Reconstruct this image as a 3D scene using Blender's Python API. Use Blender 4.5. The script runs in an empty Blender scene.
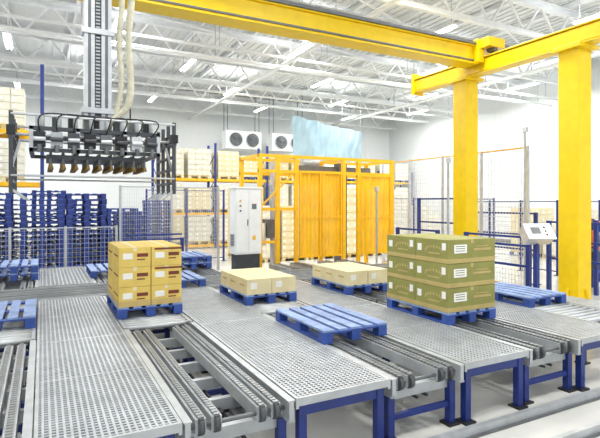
import bpy, math, random, mathutils
from mathutils import Vector, Matrix
random.seed(4)
S=bpy.context.scene
S.view_settings.view_transform='Standard'

def lin(h):
    h=h.lstrip('#'); o=[]
    for i in (0,2,4):
        c=int(h[i:i+2],16)/255
        o.append(c/12.92 if c<=.04045 else ((c+.055)/1.055)**2.4)
    return o
MATS={}
def mat(name,hexc,rough=.5,metal=0,var=.12,scale=6,bump=0,emit=0,alpha=1,trans=0):
    if name in MATS: return MATS[name]
    m=bpy.data.materials.new(name); m.use_nodes=True
    nt=m.node_tree; b=nt.nodes['Principled BSDF']
    c=lin(hexc)
    tc=nt.nodes.new('ShaderNodeTexCoord'); n=nt.nodes.new('ShaderNodeTexNoise')
    n.inputs['Scale'].default_value=scale; n.inputs['Detail'].default_value=4
    nt.links.new(tc.outputs['Object'],n.inputs['Vector'])
    r=nt.nodes.new('ShaderNodeValToRGB')
    r.color_ramp.elements[0].position=.3; r.color_ramp.elements[1].position=.7
    r.color_ramp.elements[0].color=[x*(1-var) for x in c]+[1]
    r.color_ramp.elements[1].color=[min(1,x*(1+var)) for x in c]+[1]
    nt.links.new(n.outputs['Fac'],r.inputs['Fac']); nt.links.new(r.outputs['Color'],b.inputs['Base Color'])
    b.inputs['Roughness'].default_value=rough; b.inputs['Metallic'].default_value=metal
    if alpha<1: b.inputs['Alpha'].default_value=alpha
    if emit:
        b.inputs['Emission Color'].default_value=c+[1]; b.inputs['Emission Strength'].default_value=emit
    if trans:
        t=nt.nodes.new('ShaderNodeBsdfTranslucent'); mx=nt.nodes.new('ShaderNodeMixShader'); mx.inputs[0].default_value=trans
        nt.links.new(r.outputs['Color'],t.inputs['Color'])
        nt.links.new(b.outputs[0],mx.inputs[1]); nt.links.new(t.outputs[0],mx.inputs[2]); nt.links.new(mx.outputs[0],nt.nodes['Material Output'].inputs[0])
    if bump:
        bp=nt.nodes.new('ShaderNodeBump'); bp.inputs['Strength'].default_value=bump
        nt.links.new(n.outputs['Fac'],bp.inputs['Height']); nt.links.new(bp.outputs['Normal'],b.inputs['Normal'])
    MATS[name]=m; return m
galv=mat('galvanized_steel','#b6babd',.38,.35)
galvd=mat('steel_dark','#6e7174',.45,.5)
grate=mat('grating_steel','#b0b4b8',.45,.3)
chain=mat('chain_grey','#5c5e61',.4,.6)
chlink=mat('chain_link','#9a9da0',.35,.6)
blk=mat('black_metal','#2a2b2e',.45,.3)
gun=mat('gunmetal','#4d5054',.4,.5)
navy=mat('navy_paint','#22357e',.4)
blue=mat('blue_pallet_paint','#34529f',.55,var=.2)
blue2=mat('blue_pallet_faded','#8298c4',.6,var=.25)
yel=mat('yellow_paint','#f0cb00',.38,var=.05)
amber=mat('amber_paint','#f6bd18',.4,var=.06)
amberp=mat('amber_panel','#ffc21a',.3,var=.1,scale=2,alpha=.93,trans=.3)
white=mat('white_paint','#eef0f0',.45,var=.03)
wallm=mat('wall_white','#e6eaec',.6,var=.02)
olive=mat('carton_olive','#8f8e4c',.7,var=.08)
olive2=mat('carton_olive_tan','#b8a468',.7,var=.08)
tan=mat('carton_tan','#ccb070',.7,var=.08)
ylt=mat('carton_yellow','#e3c566',.7,var=.08)
cream=mat('carton_cream','#e6d8ac',.7,var=.06)
palec=mat('carton_pale','#e3dfcc',.6)
mar=mat('print_maroon','#7a3b2c',.7)
dgr=mat('print_green','#5e6434',.7)
lab=mat('label_white','#f2f1ea',.6,var=.02)
hose=mat('hose_cream','#d6d2bc',.5)
brass=mat('suction_brass','#806634',.4,.4)
alu=mat('aluminium','#cdd0d3',.35,.4)
rubber=mat('rubber_grey','#55585a',.6)
orange=mat('orange_paint','#d9702c',.4)

class B:
    def __init__(s): s.v=[];s.f=[];s.mi=[];s.ms=[];s.sm=[]
    def m(s,mt):
        if mt not in s.ms: s.ms.append(mt)
        return s.ms.index(mt)
    def box(s,x0,x1,y0,y1,z0,z1,mt):
        b=len(s.v); s.v+=[(x0,y0,z0),(x1,y0,z0),(x1,y1,z0),(x0,y1,z0),(x0,y0,z1),(x1,y0,z1),(x1,y1,z1),(x0,y1,z1)]
        s.f+=[tuple(b+i for i in q) for q in ((0,3,2,1),(4,5,6,7),(0,1,5,4),(1,2,6,5),(2,3,7,6),(3,0,4,7))]
        s.mi+=[s.m(mt)]*6; s.sm+=[False]*6
    def beam(s,p,q,w,h,mt):
        p=Vector(p);q=Vector(q);d=(q-p).normalized()
        up=Vector((0,0,1)) if abs(d.z)<.95 else Vector((0,1,0))
        r=d.cross(up).normalized(); u=r.cross(d).normalized()
        b=len(s.v)
        for e in (p,q):
            for a,c in ((-1,-1),(1,-1),(1,1),(-1,1)): s.v.append(tuple(e+r*a*w/2+u*c*h/2))
        s.f+=[tuple(b+i for i in k) for k in ((0,1,2,3),(7,6,5,4),(0,4,5,1),(1,5,6,2),(2,6,7,3),(3,7,4,0))]
        s.mi+=[s.m(mt)]*6; s.sm+=[False]*6
    def cyl(s,p,q,r,mt,n=12,r2=None):
        if r2 is None:r2=r
        p=Vector(p);q=Vector(q);d=(q-p).normalized()
        up=Vector((0,0,1)) if abs(d.z)<.95 else Vector((0,1,0))
        a=d.cross(up).normalized();u=a.cross(d).normalized(); b=len(s.v)
        for e,rr in ((p,r),(q,r2)):
            for i in range(n):
                t=2*math.pi*i/n; s.v.append(tuple(e+a*math.cos(t)*rr+u*math.sin(t)*rr))
        for i in range(n):
            j=(i+1)%n; s.f.append((b+i,b+n+i,b+n+j,b+j)); s.mi.append(s.m(mt)); s.sm.append(True)
        s.f.append(tuple(b+i for i in range(n))); s.f.append(tuple(b+n+i for i in reversed(range(n))))
        s.mi+=[s.m(mt)]*2; s.sm+=[False]*2
    def tube(s,pts,r,mt,n=8):
        for a,b in zip(pts,pts[1:]): s.cyl(a,b,r,mt,n)
    def ibeam(s,p,q,w,h,mt,t=.02):
        p=Vector(p);q=Vector(q); z=Vector((0,0,h/2-t/2))
        s.beam(p+z,q+z,w,t,mt); s.beam(p-z,q-z,w,t,mt); s.beam(p,q,t,h-2*t,mt)
    def build(s,name,bevel=0,parent=None):
        me=bpy.data.meshes.new(name); me.from_pydata(s.v,[],s.f)
        for m in s.ms: me.materials.append(m)
        me.polygons.foreach_set('material_index',s.mi); me.polygons.foreach_set('use_smooth',s.sm); me.update()
        o=bpy.data.objects.new(name,me); S.collection.objects.link(o)
        if bevel:
            k=o.modifiers.new('bevel','BEVEL'); k.width=bevel; k.segments=2; k.limit_method='ANGLE'
        if parent: o.parent=parent
        return o
def catmull(P,n=8):
    P=[Vector(p) for p in P]; P=[P[0]]+P+[P[-1]]; out=[]
    for i in range(1,len(P)-2):
        for k in range(n):
            t=k/n;a,b,c,d=P[i-1:i+3]
            out.append(.5*((2*b)+(c-a)*t+(2*a-5*b+4*c-d)*t*t+(3*b-a-3*c+d)*t**3))
    out.append(P[-2]); return out

# ---------- shell ----------
XW,YW,ZC=22,28,8.6
def shell(n,x0,x1,y0,y1,z0,z1,m):
    b=B(); b.box(x0,x1,y0,y1,z0,z1,m); return b.build(n)
fl=bpy.data.materials.new('polished_concrete'); fl.use_nodes=True
nt=fl.node_tree; pb=nt.nodes['Principled BSDF']; tc=nt.nodes.new('ShaderNodeTexCoord')
nz=nt.nodes.new('ShaderNodeTexNoise'); nz.inputs['Scale'].default_value=.8; nz.inputs['Detail'].default_value=8
rp=nt.nodes.new('ShaderNodeValToRGB'); rp.color_ramp.elements[0].color=lin('#c6c6c1')+[1]; rp.color_ramp.elements[1].color=lin('#e2e1dc')+[1]
rp.color_ramp.elements[0].position=.3; rp.color_ramp.elements[1].position=.7
nt.links.new(tc.outputs['Object'],nz.inputs['Vector']); nt.links.new(nz.outputs['Fac'],rp.inputs['Fac']); nt.links.new(rp.outputs['Color'],pb.inputs['Base Color'])
pb.inputs['Roughness'].default_value=.2
shell('floor',-8,XW+.3,-6,YW+.3,-.2,0,fl)
b=B(); b.box(-8,XW,YW,YW+.3,0,ZC,wallm)
for i in range(0,30): b.box(-8+i*1.0,-8+i*1.0+.02,YW-.01,YW,0,ZC,white)
b.build('wall_back')
b=B(); b.box(XW,XW+.3,-6,YW+.3,0,ZC,wallm)
b.build('wall_right')
shell('wall_left',-8.3,-8,-6,YW+.3,0,ZC,wallm)
ceilm=mat('ceiling_sheet','#dfe2e3',.6,var=.03)
b=B(); b.box(-8.3,XW+.3,-6,YW+.3,ZC,ZC+.1,ceilm)
for i in range(0,100):
    x=-8+i*.3; b.box(x,x+.08,-6,YW,ZC-.04,ZC,ceilm)
b.build('ceiling')
b=B(); b.box(-8,XW-.08,YW-.08,YW-.01,0,.2,galvd); b.build('baseboard_back')
b=B(); b.box(XW-.08,XW,-6,YW,0,.2,galvd); b.build('baseboard_right')
roofw=mat('roof_steel_white','#e9ecee',.5,var=.04)
for y in [6.5,10,13.5,17,20.5,24,27.3]:
    b=B(); zt,zb=ZC-.3,ZC-1.25
    b.ibeam((-8,y,zt),(XW,y,zt),.2,.22,roofw); b.beam((-8,y,zb),(XW,y,zb),.14,.14,roofw)
    n=20;L=(XW+8)/n
    for i in range(n):
        x=-8+i*L
        b.beam((x,y,zb),(x+L/2,y,zt),.06,.06,roofw); b.beam((x+L/2,y,zt),(x+L,y,zb),.06,.06,roofw)
    b.build('roof_truss')
b=B()
for i in range(15):
    x=-7+i*2.0; b.beam((x,-6,ZC-.11),(x,YW,ZC-.11),.1,.16,roofw)
b.build('roof_purlins')
b=B()
for i in range(5):
    x=-6+i*6
    for y in [10,13.5,17,20.5,24]:
        b.beam((x,y,ZC-1.2),(x+6,y+3.5,ZC-.35),.05,.05,roofw)
b.build('roof_bracing')
b=B()
for z,y in ((ZC-1.5,15),(ZC-1.7,15.4),(ZC-1.45,21.2)):
    b.cyl((-8,y,z),(XW,y,z),.05,white)
    for x in range(-7,22,4): b.cyl((x,y,z),(x,y,ZC),.012,galv,6)
for x in (7.5,16): 
    b.cyl((x,-6,ZC-1.6),(x,YW,ZC-1.6),.06,white)
    for y in range(-4,28,4): b.cyl((x,y,ZC-1.6),(x,y,ZC),.012,galv,6)
b.build('ceiling_pipes')
tube=mat('tube_emit','#ffffff',.5,emit=9)
def lamp(x,y,e):
    b=B(); b.box(x-.12,x+.12,y-.9,y+.9,ZC-1.1,ZC-1.03,white)
    for dx in(-.06,.06): b.cyl((x+dx,y-.85,ZC-1.13),(x+dx,y+.85,ZC-1.13),.02,tube,8)
    for dy in(-.7,.7): b.cyl((x,y+dy,ZC-1.03),(x,y+dy,ZC),.01,galv,6)
    o=b.build('fluorescent_fixture')
    if not e: return
    l=bpy.data.lights.new('tube_light','AREA'); l.shape='RECTANGLE'; l.size=.9; l.size_y=2.0; l.energy=e; l.color=(1,.99,.97)
    lo=bpy.data.objects.new('tube_light',l); S.collection.objects.link(lo); lo.location=(x,y,ZC-1.2); lo.parent=o
    l=bpy.data.lights.new('ceiling_fill','AREA'); l.shape='RECTANGLE'; l.size=.3; l.size_y=1.8; l.energy=e*.11  # fill light added above the fixture, aimed up to brighten the ceiling
    lo=bpy.data.objects.new('ceiling_fill',l); S.collection.objects.link(lo); lo.location=(x,y,ZC-1.0); lo.rotation_euler=(math.pi,0,0); lo.parent=o
for y in (8.2,15.2,22.2):
    for x in (-4,2,8,14,19.5): lamp(x,y,285 if y>9 else 235)
for y in (11.7,18.8,25.6):
    for x in (-1,5,11,17): lamp(x,y,0)
for x in (0,6,12): lamp(x,1.5,240)
w=bpy.data.worlds.new('w'); S.world=w; w.use_nodes=True
w.node_tree.nodes['Background'].inputs[0].default_value=(.92,.96,1,1); w.node_tree.nodes['Background'].inputs[1].default_value=1.1

# ---------- conveyors ----------
T=.6
def leg(b,x,y,z,m=navy,w=.07):
    b.box(x-w/2,x+w/2,y-w/2,y+w/2,.02,z,m); b.box(x-.07,x+.07,y-.07,y+.07,0,.02,blk)
    b.cyl((x,y,.02),(x,y,.09),.03,galvd,8)
def strand(b,x,y0,y1):
    b.box(x-.04,x+.04,y0+.06,y1-.06,T-.13,T-.022,galv)
    b.box(x-.016,x+.016,y0+.03,y1-.03,T-.022,T-.008,chain)
    n=int((y1-y0-.1)/.05)
    for i in range(n):
        y=y0+.05+i*.05; b.box(x-.022,x+.022,y,y+.036,T-.018,T-.002,chlink)
    for y in (y0+.08,y1-.08): b.cyl((x-.02,y,T-.075),(x+.02,y,T-.075),.07,chain,16)
def chain_conv(x0,x1,y0,y1,motor=True):
    b=B()
    for x in (x0+.02,x1-.02):
        b.box(x-.02,x+.02,y0,y1,T-.16,T-.01,galv)
        b.box(x-.03,x+.03,y0,y1,T-.17,T-.155,galv); b.box(x-.03,x+.03,y0,y1,T-.01,T+.0,galv)
    for x in (x0+.13,x0+.25,x1-.25,x1-.13): strand(b,x,y0,y1)
    n=max(2,int((y1-y0)/.55)+1)
    for i in range(n):
        y=y0+.15+i*(y1-y0-.3)/(n-1)
        b.box(x0+.04,x1-.04,y-.03,y+.03,T-.24,T-.14,galv)
    for i in range(2):
        xx=(x0+x1)/2-.06+i*.12
        b.tube([(xx,y0+.1,T-.26),(xx,y1-.1,T-.26)],.015,blk,6)
    for y in (y0+.12,(y0+y1)/2,y1-.12):
        for x in (x0+.06,x1-.06): leg(b,x,y,T-.17)
        b.box(x0+.06,x1-.06,y-.02,y+.02,.18,.23,navy)
    if motor:
        ym=y0+.55
        b.cyl((x0+.3,ym,T-.33),(x0+.55,ym,T-.33),.075,galvd,16); b.box(x0+.55,x0+.68,ym-.08,ym+.08,T-.42,T-.24,galvd)
        b.cyl((x0+.05,y0+.08,T-.075),(x1-.05,y0+.08,T-.075),.018,galvd,10)
        b.box(x0+.36,x0+.46,ym-.05,ym+.05,T-.26,T-.2,blk)
        b.box(x0+.33,x0+.4,y0+.9,y1-.3,T-.3,T-.27,gun)
        b.tube(catmull([(x0+.5,ym+.1,T-.33),(x0+.62,ym+.5,T-.42),(x0+.4,ym+1.0,T-.3),(x0+.55,y1-.3,T-.35)],6),.012,blk,6)
    return b.build('chain_conveyor')
def roller_conv(x0,x1,y0,y1):
    b=B()
    for x in (x0+.02,x1-.02):
        b.box(x-.02,x+.02,y0,y1,T-.16,T+.0,galv)
        b.box(x-.03,x+.03,y0,y1,T-.17,T-.155,galv)
    n=int((y1-y0-.1)/.115)
    for i in range(n):
        y=y0+.08+i*.115; b.cyl((x0+.04,y,T-.035),(x1-.04,y,T-.035),.033,galv,12)
    for x in (x0+.2,x1-.2): b.box(x-.02,x+.02,y0+.05,y1-.05,T-.17,T-.09,galvd)
    for y in (y0+.12,(y0+y1)/2,y1-.12):
        for x in (x0+.06,x1-.06): leg(b,x,y,T-.17)
        b.box(x0+.06,x1-.06,y-.02,y+.02,.18,.23,navy)
    return b.build('roller_conveyor')
def grating(x0,x1,y0,y1,step=.044,bw=.0165):
    b=B(); z1=T+.005; z0=z1-.022
    b.box(x0,x0+.025,y0,y1,z0-.06,z1+.003,galv); b.box(x1-.025,x1,y0,y1,z0-.06,z1+.003,galv)
    b.box(x0+.025,x1-.025,y0,y0+.025,z0-.04,z1+.003,galv); b.box(x0+.025,x1-.025,y1-.025,y1,z0-.06,z1+.003,galv)
    x=x0+.045
    while x<x1-.04: b.box(x,x+bw,y0+.025,y1-.025,z0,z1,grate); x+=step
    y=y0+.045
    while y<y1-.04: b.box(x0+.025,x1-.025,y,y+bw,z0+.004,z1+.0006,grate); y+=step
    k=max(1,round((y1-y0)/1.3))
    for i in range(k+1):
        yy=min(max(y0+i*(y1-y0)/k,y0+.07),y1-.07)
        if 0<i<k: b.box(x0+.03,x1-.03,yy-.012,yy+.012,z0-.05,z1+.002,galv)
        for x in (x0+.08,x1-.08): leg(b,x,yy,z0-.06+.001)
        b.box(x0+.08,x1-.08,yy-.025,yy+.025,z0-.14,z0-.06,navy)
    b.build('grating_platform')
XL=[-.93,.89,2.72,4.54,6.36]; W=.86
YF=3.42
for i,x in enumerate(XL):
    if i in (4,): roller_conv(x,x+W,YF+.5,6.3)
    else: chain_conv(x,x+W,YF,6.3)
    (roller_conv if i in (0,1,2) else chain_conv)(x,x+W,6.36,8.75)
for i,x in enumerate(XL):
    x0=x+W+.02; x1=(XL[i+1]-.02) if i<4 else x0+.5
    grating(x0,x1,YF+(.5 if i==4 else 0),8.75)
grating(-1.9,XL[0]-.02,YF,8.75)
def cross_conv(x0,x1,y0,y1,name='transfer_conveyor'):
    b=B()
    for y in (y0+.02,y1-.02):
        b.box(x0,x1,y-.02,y+.02,T-.16,T,galv)
    for y in (y0+.14,(y0+y1)/2,y1-.14):
        b.box(x0+.06,x1-.06,y-.045,y+.045,T-.13,T-.022,galv); b.box(x0+.03,x1-.03,y-.018,y+.018,T-.022,T-.004,chlink)
    n=int((x1-x0)/.6)
    for i in range(n+1):
        x=x0+.08+i*(x1-x0-.16)/n; b.box(x-.03,x+.03,y0+.04,y1-.04,T-.22,T-.14,galv)
        if i%2==0:
            for y in (y0+.06,y1-.06): leg(b,x,y,T-.16)
    b.build(name)
cross_conv(-1.9,8.0,8.85,10.15)
for i,x in enumerate(XL[:2]): chain_conv(x,x+W,10.25,13,motor=False)
chain_conv(XL[2],XL[2]+W,10.25,13,motor=False)
for x in (XL[3]+.6,XL[4]+.2): chain_conv(x,x+W,10.25,11.45,motor=False)
grating(XL[0]+W+.02,XL[1]-.02,10.25,13,.07,.026); grating(XL[1]+W+.02,XL[2]-.02,10.25,13,.07,.026); grating(-1.9,XL[0]-.02,10.25,13,.07,.026)
b=B()
for y in (3.25,2.75):
    b.box(-4,11,y-.05,y+.05,0,.02,galvd); b.box(-4,11,y-.025,y+.025,.02,.09,galv)
b.build('transfer_car_rails')

# ---------- pallets ----------
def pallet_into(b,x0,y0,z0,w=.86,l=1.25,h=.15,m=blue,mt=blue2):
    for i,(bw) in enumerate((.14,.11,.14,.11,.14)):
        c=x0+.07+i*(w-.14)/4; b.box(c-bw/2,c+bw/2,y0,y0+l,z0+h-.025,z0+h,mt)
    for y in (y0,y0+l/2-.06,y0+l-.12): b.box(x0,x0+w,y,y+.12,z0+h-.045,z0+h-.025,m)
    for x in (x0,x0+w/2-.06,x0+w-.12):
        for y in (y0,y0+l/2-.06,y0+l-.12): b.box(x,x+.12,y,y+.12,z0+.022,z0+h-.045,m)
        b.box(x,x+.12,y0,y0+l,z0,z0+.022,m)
def pallet(x,y,z=T+.001,**k):
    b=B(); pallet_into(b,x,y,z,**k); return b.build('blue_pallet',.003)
def cartons(x0,y0,z0,nx,ny,nz,w,l,h,main,low,style=0):
    b=B(); cw=w/nx;cl=l/ny;ch=h/nz;g=.004
    for k in range(nz):
        for i in range(nx):
            for j in range(ny):
                jx=random.uniform(-.003,.003);jy=random.uniform(-.003,.003)
                X0=x0+i*cw+g+jx;X1=x0+(i+1)*cw-g+jx;Y0=y0+j*cl+g+jy;Y1=y0+(j+1)*cl-g+jy;Z0=z0+k*ch;Z1=z0+(k+1)*ch-.004
                b.box(X0,X1,Y0,Y1,Z0,Z1,main)
                e=.0015
                cx=(X0+X1)/2;cy=(Y0+Y1)/2
                b.box(cx-.025,cx+.025,Y0-e,Y1+e,Z1-.05,Z1+e,cream if style!=1 else olive2)
                if style==1:
                    b.box(X0-e,X1+e,Y0-e,Y1+e,Z0+.006,Z0+.2*ch,low)
                    for q in range(9):
                        t=q/8; a=math.pi*t
                        yq=cy-.05-.15*math.cos(a); zq=Z0+(.46+.16*math.sin(a))*ch
                        b.box(X0-.003,X0,yq-.014,yq+.014,zq,zq+.035,olive2)
                    b.box(X0-.003,X0,cy-.16,cy+.06,Z0+.36*ch,Z0+.42*ch,olive2)
                    b.box(X0-.004,X0,cy+.18,cy+.26,Z0+.45*ch,Z0+.75*ch,lab)
                    b.box(X0-.004,X0,cy-.27,cy-.2,Z0+.55*ch,Z0+.85*ch,lab)
                    b.box(X0+.12*cw,X0+.38*cw,Y0-.004,Y0,Z0+.42*ch,Z0+.78*ch,lab)
                    for q in (.5,.6,.69): b.box(X0+.15*cw,X0+.34*cw,Y0-.005,Y0,Z0+q*ch,Z0+(q+.03)*ch,dgr)
                    b.box(X0+.52*cw,X0+.9*cw,Y0-.003,Y0,Z0+.5*ch,Z0+.6*ch,olive2)
                    b.box(X0+.58*cw,X0+.84*cw,Y0-.003,Y0,Z0+.66*ch,Z0+.7*ch,olive2)
                elif style==0:
                    if k==0: b.box(X0-e,X1+e,Y0-e,Y1+e,Z0+.006,Z0+.3*ch,low)
                    b.box(X0+.12*cw,X0+.42*cw,Y0-.004,Y0,Z0+.4*ch,Z0+.7*ch,lab)
                    b.box(X0+.55*cw,X0+.9*cw,Y0-.003,Y0,Z0+.5*ch,Z0+.68*ch,mar)
                    b.box(X0+.55*cw,X0+.8*cw,Y0-.003,Y0,Z0+.34*ch,Z0+.4*ch,mar)
                    if i and k: b.box(X0+.1*cw,X1,Y0-.002,Y0,Z1-.16*ch,Z1-.06*ch,mar)
                    b.box(X0-.003,X0,Y0+.1,Y1-.1,Z0+.5*ch,Z0+.58*ch,mar)
                else:
                    b.box(X0+.15*cw,X0+.4*cw,Y0-.003,Y0,Z0+.35*ch,Z0+.75*ch,lab)
                    b.box(X0-.003,X0,Y0+.1,Y1-.1,Z0+.5*ch,Z0+.62*ch,tan)
    return b.build('carton_stack',.004)
zt=T+.152
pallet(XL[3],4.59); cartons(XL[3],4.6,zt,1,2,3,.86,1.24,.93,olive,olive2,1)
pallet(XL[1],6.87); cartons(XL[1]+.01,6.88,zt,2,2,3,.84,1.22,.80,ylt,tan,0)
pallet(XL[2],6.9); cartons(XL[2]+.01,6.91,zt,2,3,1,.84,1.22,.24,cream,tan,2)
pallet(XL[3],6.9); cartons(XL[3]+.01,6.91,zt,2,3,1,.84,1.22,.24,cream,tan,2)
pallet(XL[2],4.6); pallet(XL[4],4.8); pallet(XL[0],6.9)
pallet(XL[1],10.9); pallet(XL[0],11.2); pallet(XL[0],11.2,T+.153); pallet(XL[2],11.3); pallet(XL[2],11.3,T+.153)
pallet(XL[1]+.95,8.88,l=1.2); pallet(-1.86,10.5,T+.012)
def pstack(x,y,n,w=1.0,l=1.2):
    b=B()
    for k in range(n): pallet_into(b,x+random.uniform(-.02,.02),y,k*.151,w=w,l=l,m=navy,mt=blue)
    b.build('pallet_stack')
for x,n in ((-3.9,16),(-2.8,16),(-1.7,16),(-.5,16),(.6,16)): pstack(x,14.75,n)
for x,n in ((-3.9,12),(-2.7,16),(-1.5,15),(-.3,17),(.9,15),(2.0,13)): pstack(x,18.0,n)
for x,n in ((2.6,12),(3.8,15)): pstack(x,20.5,n)
def goods(x,y,z,w,l,hh,rows,cc,parent=None,nm='palletized_goods'):
    g=B(); pallet_into(g,x,y-.03,z+.002,w=w,l=l+.06,m=random.choice([tan,cream,blue]),mt=tan)
    n=3; cw=w/n
    for r in range(rows):
        for c in range(n):
            for d in range(2): g.box(x+.004+c*cw,x-.004+(c+1)*cw,y+d*l/2,y+(d+1)*l/2-.01,z+.155+r*hh/rows,z+.155+(r+1)*hh/rows-.01,cc)
            g.box(x+.03+c*cw,x+.15+c*cw,y-.003,y,z+.155+(r+.3)*hh/rows,z+.155+(r+.7)*hh/rows,lab)
    g.build(nm,parent=parent)
def rack(x0,nb,bw,y0,dep,levels,hgt,postm,gms=(cream,palec,ylt),name='pallet_rack'):
    b=B()
    for i in range(nb+1):
        x=x0+i*bw
        for y in (y0,y0+dep): b.box(x-.05,x+.05,y-.05,y+.05,0,hgt,postm); b.box(x-.09,x+.09,y-.09,y+.09,0,.02,galvd)
        z=.3;s=0
        while z<hgt-.7:
            a,c=(y0,y0+dep) if s else (y0+dep,y0)
            b.beam((x,a,z),(x,c,z+.6),.03,.03,postm); z+=.6; s=1-s
    for z in levels:
        for y in (y0,y0+dep): b.box(x0,x0+nb*bw,y-.025,y+.025,z-.12,z,amber)
    r_=b.build(name)
    for z in levels:
        for i in range(nb):
            k=int(bw//1.3)
            for j in range(k):
                goods(x0+i*bw+.15+j*(bw-.2)/k,y0+.02,z,1.05,dep-.05,random.uniform(.95,1.3),5,random.choice(gms),r_)
rack(-6.2,2,3.1,16.2,1.2,[2.75,4.25],6.2,navy,gms=(cream,palec,palec))
rack(4.6,3,2.7,22.5,1.1,[.2,1.7,3.3],5.0,navy,gms=(palec,cream,palec))
rack(13.6,3,2.7,25.3,1.1,[.2,1.9,3.5],4.2,navy,gms=(palec,cream))
for r_,y in enumerate((16.2,17.7)):
    for i in range(7):
        x=6.6+i*1.2; hh=random.choice([1.5,1.9,2.3,2.6])
        goods(x,y,0,1.1,1.1,hh,8,random.choice([cream,palec,palec]))
for i in range(5): goods(12.5+i*1.25,19.5,0,1.1,1.1,random.choice([1.4,1.8,2.2]),7,random.choice([cream,palec,palec]))
for i in range(4): goods(17.2,8.2+i*1.5,0,1.1,1.2,random.choice([1.2,1.5,1.8]),6,random.choice([cream,palec]))

def fence(p,q,h,postm,top=None,step=.06,every=1.3,z0=.12,name='safety_fence',wr=.006):
    b=B();p=Vector((*p,0));q=Vector((*q,0));L=(q-p).length;d=(q-p)/L
    n=max(1,round(L/every))
    for i in range(n+1):
        c=p+d*L*i/n; b.box(c.x-.03,c.x+.03,c.y-.03,c.y+.03,0,h+.04,postm); b.box(c.x-.08,c.x+.08,c.y-.08,c.y+.08,0,.015,postm)
    k=int(L/step)
    for i in range(k+1):
        c=p+d*L*i/k; b.beam((c.x,c.y,z0),(c.x,c.y,h),wr,wr,alu)
    z=z0
    while z<=h: b.beam((p.x,p.y,z),(q.x,q.y,z),wr,wr,alu); z+=.12
    for z in (z0,h): b.beam((p.x,p.y,z),(q.x,q.y,z),.03,.03,top or postm)
    b.build(name)
fence((1.9,14.2),(4.7,14.2),2.6,galv)
fence((3.2,17.5),(6,17.5),2.6,navy)
fence((10.4,7.9),(10.4,13.6),3.5,alu,top=amber,wr=.01,step=.09)
fence((10.5,13.7),(16,13.7),2.3,navy)
fence((13.5,8.0),(13.5,13.0),2.2,navy,wr=.008)
fence((-7,14.2),(1.8,14.2),1.5,galv,step=.1)

# ---------- yellow cage ----------
b=B(); ya,yb=11.6,12.9; h=3.42; XA=4.95
xs=[XA,5.45,6.0,7.5,8.0,9.2]
for x in xs:
    b.box(x-.05,x+.05,ya-.05,ya+.05,0,h,amber); b.box(x-.1,x+.1,ya-.1,ya+.1,0,.02,amber)
for x in (XA,6.0,7.5,9.2): b.box(x-.05,x+.05,yb-.05,yb+.05,0,h,amber)
for z in (h,h-.4):
    b.box(XA-.05,9.25,ya-.04,ya+.04,z-.08,z,amber); b.box(XA-.05,9.25,yb-.04,yb+.04,z-.08,z,amber)
for x in (XA,6.0,7.5,9.2): b.box(x-.04,x+.04,ya,yb,h-.08,h,amber)
for x in (XA,9.2):
    for z in (.7,1.5,2.3): b.box(x-.03,x+.03,ya,yb,z,z+.05,amber)
b.box(XA,6.0,ya-.03,ya+.03,1.95,2.03,amber)
b.box(XA,5.45,ya-.03,ya+.03,1.1,1.17,amber)
def sheet(x0,x1,z0,z1,y):
    n=10; wdt=(x1-x0)/n
    for i in range(n):
        a=(i%2)*.04; c=.04-a
        k=len(b.v); X0=x0+i*wdt; X1=x0+(i+1)*wdt
        b.v+=[(X0,y-a,z0),(X1,y-c,z0),(X1,y-c,z1),(X0,y-a,z1)]; b.f.append((k,k+1,k+2,k+3)); b.mi.append(b.m(amberp)); b.sm.append(False)
    for x in (x0,x1): b.box(x-.02,x+.02,y-.06,y-.01,z0,z1,amber)
    for z in (z0,(z0+z1)/2-.1,z1-.05): b.box(x0,x1,y-.065,y-.045,z,z+.04,amber)
sheet(6.1,6.72,.68,3.0,ya); sheet(6.8,7.4,.68,3.0,ya); sheet(8.07,9.12,.68,2.95,ya)
b.box(5.6,5.8,12.2,12.4,0,3.3,galv); b.box(5.4,5.6,12.1,12.5,1.2,1.7,galvd); b.cyl((5.3,12.3,1.0),(5.3,12.3,1.6),.12,white,16)
b.box(7.62,7.88,12.0,12.3,0,3.3,galvd)
b.beam((XA,ya,2.03),(6,ya,3.0),.04,.04,amber)
b.box(6.3,8.8,12.1,12.25,3.05,3.2,galvd); b.cyl((6.6,12.4,3.3),(7.1,12.4,3.3),.14,galv,16)
b.build('stretch_wrapper_cage')
# ---------- cabinet ----------
b=B()
cx0,cx1,cy0,cy1=4.12,4.8,11.15,11.55
b.box(cx0,cx1,cy0,cy1,.9,2.5,white)
b.box(cx0+.03,cx1-.03,cy0+.03,cy1-.03,.0,.9,gun)
cm=(cx0+cx1)/2
b.box(cx0+.02,cm-.005,cy0-.015,cy0,.94,2.46,white); b.box(cm+.005,cx1-.02,cy0-.015,cy0,.94,2.46,white)
b.box(cm-.04,cm-.02,cy0-.04,cy0-.015,1.6,1.75,galvd)
b.box(cm+.08,cm+.2,cy0-.025,cy0-.015,2.0,2.13,galvd)
b.box(cm+.1,cm+.18,cy0-.025,cy0-.015,1.25,1.35,amber)
for i,c in enumerate((amber,mar,navy)): b.cyl((cx0+.12,cy0-.04,2.2-i*.12),(cx0+.12,cy0-.015,2.2-i*.12),.022,c,12)
b.box(cx0-.012,cx0,cy0+.06,cy1-.06,1.1,1.4,alu)
for i in range(6): b.box(cx0-.02,cx0-.01,cy0+.08,cy1-.08,1.12+i*.045,1.14+i*.045,galvd)
b.box(cx0-.03,cx1+.03,cy0-.03,cy1+.03,2.5,2.54,white)
b.build('electrical_cabinet',.006)

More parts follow.
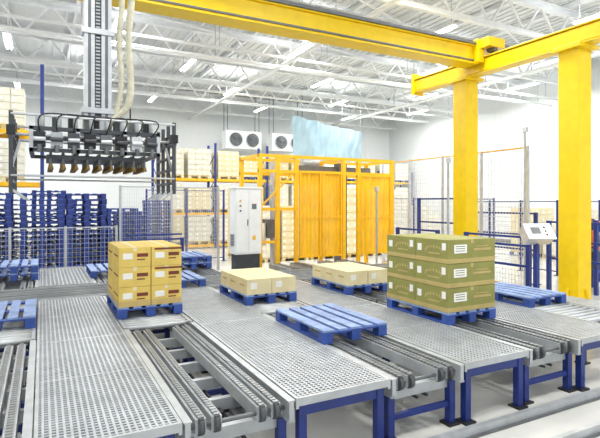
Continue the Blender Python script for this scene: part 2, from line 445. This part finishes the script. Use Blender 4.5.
# ---------- gantry crane ----------
root=bpy.data.objects.new('overhead_gantry_crane',None); S.collection.objects.link(root)
b=B(); gx=9.25
for y in (5.98,8.78):
    w=.205; b.box(gx-w,gx+w,y-w,y+w,.03,5.14,yel); b.box(gx-.4,gx+.4,y-.4,y+.4,0,.03,yel)
    b.box(gx-.3,gx+.3,y-.3,y+.3,5.12,5.2,yel)
    for sx,sy in ((1,0),(-1,0),(0,1),(0,-1)):
        b.beam((gx+sx*.35,y+sy*.35,.03),(gx+sx*.2,y+sy*.2,.5),.02,.05,yel)
    for sx in(-1,1):
        for sy in(-1,1): b.cyl((gx+sx*.34,y+sy*.34,.03),(gx+sx*.34,y+sy*.34,.07),.03,galvd,6)
b.ibeam((gx,1.0,5.39),(gx,10.5,5.39),.3,.38,yel,.03)
b.box(gx-.12,gx+.12,1.0,10.5,5.25,5.53,yel)
b.box(gx-.03,gx+.03,1.0,10.5,5.58,5.63,galvd)
b.box(gx-.2,gx+.2,10.5,10.56,5.15,5.72,yel)
b.build('runway_beam_on_columns',.006,root)
b=B(); yy=8.37; x0=-5.2; x1=9.0
b.box(x0,x1,yy-.16,yy+.16,5.42,5.8,yel); b.box(x0,x1,yy-.22,yy+.22,5.8,5.83,yel); b.box(x0,x1,yy-.22,yy+.22,5.39,5.42,yel)
b.box(x0,x1,yy-.26,yy-.2,5.83,5.9,galvd)
b.box(x0,x1,yy-.185,yy-.16,5.46,5.5,galvd)
b.box(x0,x1,yy+.24,yy+.4,5.78,5.8,galv); b.box(x0,x1,yy+.38,yy+.4,5.8,5.9,galv)
b.box(8.98,9.5,yy-.55,yy+.55,5.74,5.95,yel)
for y in (yy-.4,yy+.4): b.cyl((9.18,y,5.74),(9.32,y,5.74),.11,galvd,18)
b.box(8.9,9.1,yy-.3,yy+.3,5.42,5.95,yel)
b.cyl((9.55,yy-.3,5.85),(9.85,yy-.3,5.85),.1,galvd,14)
b.box(x0-.24,x0+.24,yy-.24,yy+.24,.03,5.4,yel); b.box(x0-.4,x0+.4,yy-.4,yy+.4,0,.03,yel)
b.build('bridge_beam',.006,root)

# ---------- gripper ----------
b=B(); mx,my=.72,7.75
b.box(mx-.55,mx+.55,my-.3,my+.34,5.95,6.1,blk)
for sx in(-.4,.4): b.box(mx+sx-.06,mx+sx+.06,my+.24,my+.34,5.4,5.95,blk)
b.box(mx-.3,mx+.3,my-.2,my+.25,5.4,5.95,galvd)
for sx in (-.115,.115):
    b.box(mx+sx-.07,mx+sx+.07,my-.09,my+.09,3.35,7.2,alu)
    b.box(mx+sx-.02,mx+sx+.02,my-.1,my-.09,3.4,7.2,galvd)
b.box(mx-.045,mx+.045,my-.06,my+.06,3.4,7.2,gun)
for z in [3.5+i*.05 for i in range(60)]: b.box(mx-.03,mx+.03,my-.075,my-.06,z,z+.025,galv)
for z in (3.45,4.6): b.box(mx-.22,mx+.22,my-.12,my+.12,z,z+.08,alu)
b.cyl((mx,my,3.2),(mx,my,3.4),.2,gun,24); b.cyl((mx,my,3.14),(mx,my,3.2),.26,alu,24)
for dx,r in ((.30,.042),(.43,.05)):
    P=catmull([(mx+dx+.12,my,6.6),(mx+dx+.05,my-.02,5.3),(mx+dx,my-.03,4.6),(mx+dx+.03,my-.04,4.0),(mx+dx-.02,my-.05,3.6),(mx+.2,my-.08,3.38),(mx+.1,my-.1,3.2)],8)
    b.tube(P,r,hose,10)
    for a in P[::2]: b.cyl(a-Vector((0,0,.008)),a+Vector((0,0,.008)),r+.006,hose,10)
b.tube(catmull([(mx+.5,my+.1,6.6),(mx+.47,my+.1,4.5),(mx+.48,my+.1,3.1)],6),.012,blk,6)
gx0,gx1,gy0,gy1=-.15,1.5,7.15,8.3
for z in (3.12,2.84):
    b.box(gx0,gx1,gy0,gy0+.05,z-.025,z+.025,gun); b.box(gx0,gx1,gy1-.05,gy1,z-.025,z+.025,gun)
    for x in (gx0,.4,1.0,gx1-.05): b.box(x,x+.05,gy0,gy1,z-.025,z+.025,gun)
for x in (gx0,.4,1.0,gx1-.05):
    for y in (gy0,gy1-.05): b.box(x,x+.05,y,y+.05,2.84,3.12,alu)
b.box(gx0+.2,gx1-.2,gy0+.1,gy1-.1,2.74,2.79,gun)
for i in range(9):
    for j in range(5):
        x=.1+i*.15;y=gy0+.12+j*.2
        b.cyl((x,y,2.66),(x,y,2.83),.018,galvd,8); b.cyl((x,y,2.6),(x,y,2.67),.038,brass,12,.02)
for i in range(8):
    x=-.03+i*.2
    b.box(x-.07,x+.07,gy0-.06,gy0+.1,2.88,3.07,[blk,galv,gun,blk,galvd,blk,alu,gun][i]); b.cyl((x-.07,gy0-.1,2.97),(x+.07,gy0-.1,2.97),.028,[alu,gun][i%2],12)
    b.cyl((x,gy0-.08,2.8),(x,gy0-.08,2.9),.03,galvd,10)
    b.box(x-.05,x+.05,gy0+.3,gy0+.5,3.14,3.34,[galv,gun,blk,galvd,alu,gun,galvd,blk][i])
    b.cyl((x+.03,gy0+.15,3.1),(x+.03,gy0+.15,3.3),.03,galv,10)
    b.tube(catmull([(x,gy0+.02,3.07),(x+.06,gy0-.06,3.3),(mx+.05,my-.2,3.35)],6),.01,blk,6)
for x,s in ((gx0-.2,-1),(gx1+.2,1)):
    for y in (gy0+.2,gy1-.2): b.cyl((x,y,3.05),((gx0+gx1)/2,y,3.05),.02,alu,10)
    b.box(x-.035,x+.035,gy0,gy1,2.98,3.1,galvd)
    for y in (gy0+.02,gy0+.38,gy1-.41,gy1-.05):
        b.box(x-.024,x+.024,y-.024,y+.024,2.28,3.32,gun)
        b.beam((x,y,2.33),(x-s*.16,y,2.2),.04,.03,galv)
        b.box(x-.05,x+.05,y-.05,y+.05,3.02,3.14,blk)
    for z in (2.42,2.62,2.8): b.box(x-.02,x+.02,gy0,gy1,z,z+.04,gun)
    b.beam((x-s*.1,gy0+.1,2.95),(x,gy0+.1,2.6),.03,.03,galv)
for y in (gy0-.03,gy1+.03):
    b.cyl((gx0-.2,y,2.5),(gx1+.2,y,2.5),.014,galv,8)
    b.cyl((gx0-.2,y,3.28),(gx1+.2,y,3.28),.016,alu,8)
b.build('palletizing_gripper',.003,root)

# ---------- console ----------
b=B(); cx,cy=8.0,5.9
b.box(cx-.04,cx+.04,cy-.04,cy+.04,.02,1.42,navy); b.box(cx-.15,cx+.15,cy-.15,cy+.15,0,.02,navy)
c=Vector((cx,cy,1.57)); R=Matrix.Rotation(math.radians(-20),3,'Z')@Matrix.Rotation(math.radians(-38),3,'X')
def rb(x0,x1,y0,y1,z0,z1,m):
    n=len(b.v); b.box(x0,x1,y0,y1,z0,z1,m)
    for i in range(n,len(b.v)): b.v[i]=tuple(R@Vector(b.v[i])+c)
rb(-.25,.25,-.1,.1,-.15,.15,alu); rb(-.27,.27,-.12,-.1,-.17,.17,alu); rb(-.16,.02,-.125,-.12,-.06,.08,galvd)
for i in range(3): rb(.1,.13,-.135,-.12,-.1+i*.08,-.07+i*.08,[mar,dgr,blk][i])
b.build('control_console',.005)
def guard(x0,y0,x1,y1,h=1.7,zs=(.9,1.3)):
    b=B(); 
    for x,y in ((x0,y0),(x1,y1)):
        b.box(x-.04,x+.04,y-.04,y+.04,.0,h,navy); b.box(x-.1,x+.1,y-.1,y+.1,0,.02,navy)
    for z in list(zs)+[h-.03]: b.beam((x0,y0,z),(x1,y1,z),.045,.045,navy)
    b.build('blue_guard_rail')
guard(8.45,6.4,8.45,8.0,1.5); guard(8.45,8.9,8.45,10.4,1.5); guard(10.2,5.0,10.2,7.2,1.75); guard(9.9,9.6,9.9,11.2,2.3,(.9,1.6))
guard(11.5,8.5,11.5,10.5,1.9)
guard(1.95,13.4,3.4,13.4,1.2)
for x,y,h in ((8.35,8.45,3.2),(8.2,11.0,2.6),(9.9,7.6,3.9)):
    b=B(); b.box(x-.02,x+.02,y-.02,y+.02,0,h,galv); b.box(x-.06,x+.06,y-.06,y+.06,0,.02,galv)
    b.box(x-.05,x+.03,y-.07,y+.03,h-.12,h,alu); b.build('sensor_post')
def cooler(x,y,z):
    b=B(); b.box(x,x+2.1,y,y+.8,z,z+1.0,white)
    for i in (0,1):
        c=x+.55+i*1.0
        b.cyl((c,y-.06,z+.5),(c,y,z+.5),.4,galv,28); b.cyl((c,y-.065,z+.5),(c,y-.05,z+.5),.36,gun,28)
        for k in range(5):
            t=k*2*math.pi/5; b.beam((c,y-.08,z+.5),(c+.33*math.cos(t),y-.08,z+.5+.33*math.sin(t)),.1,.01,galvd)
        b.cyl((c,y-.1,z+.5),(c,y-.06,z+.5),.07,galvd,12)
        for rr in (.15,.27,.38):
            pts=[(c+rr*math.cos(t*math.pi/12),y-.12,z+.5+rr*math.sin(t*math.pi/12)) for t in range(25)]
            b.tube(pts,.008,galv,5)
    for xx in (x+.1,x+2.0):
        for y2 in (y+.1,y+.7): b.cyl((xx,y2,z+1),(xx,y2,ZC),.02,galvd,6)
    b.build('air_cooler')
cooler(9.0,25.8,5.2); cooler(11.8,25.8,5.2)
# blue translucent film hung from cords above the aisle
pw=mat('plastic_sheet_blue','#b0cfe0',.2,var=.1,scale=1.5,alpha=.85,trans=.35)
nx,ny=90,30;V=[];F=[]
sx0,sx1=11.0,15.2
for j in range(ny+1):
    for i in range(nx+1):
        u=i/nx;v=j/ny
        x=sx0+(sx1-sx0)*u
        top=6.5-.6*u*u-.2*math.sin(u*math.pi)+.06*abs(math.sin(u*14))
        bot=4.25+.1*math.sin(u*6)
        z=bot+(top-bot)*v
        nn=.07*math.sin(x*8+z*2.2)+.05*math.sin(x*15-z*4)+mathutils.noise.noise(Vector((x*.9,z*.9,0)))*.25
        V.append((x,21.7+nn*(1-.4*v),z))
for j in range(ny):
    for i in range(nx):
        a=j*(nx+1)+i; F.append((a,a+1,a+nx+2,a+nx+1))
me=bpy.data.meshes.new('film'); me.from_pydata(V,[],F); me.materials.append(pw)
for p in me.polygons: p.use_smooth=True
o=bpy.data.objects.new('hanging_plastic_sheet',me); S.collection.objects.link(o)
b=B()
for u in (.02,.35,.7,.98):
    x=sx0+(sx1-sx0)*u; b.cyl((x,21.7,6.45-.6*u*u-.2*math.sin(u*math.pi)),(x,21.7,ZC-.05),.01,white,6)
b.build('hanging_cords',parent=o)
# machine behind console
b=B(); x,y=11.9,7.2
for sx in (-.5,.5):
    for sy in (-.35,.35): b.box(x+sx-.04,x+sx+.04,y+sy-.04,y+sy+.04,0,1.75,navy)
for z in (.55,1.1,1.7):
    for sy in (-.35,.35): b.box(x-.5,x+.5,y+sy-.03,y+sy+.03,z-.05,z+.03,orange if z>1 else navy)
b.box(x-.4,x+.4,y-.3,y+.3,.58,1.0,gun); b.cyl((x-.3,y,1.3),(x+.3,y,1.3),.13,galvd,16); b.box(x-.4,x-.3,y-.2,y+.2,1.13,1.5,orange)
b.build('roller_lift_machine',.006)

cd=bpy.data.cameras.new('camera'); co=bpy.data.objects.new('camera',cd); S.collection.objects.link(co)
co.location=(0,0,2.15); co.rotation_euler=(math.radians(90),0,math.radians(-27.8))
cd.sensor_width=36; cd.lens=29.34; cd.shift_y=-16/600
S.camera=co
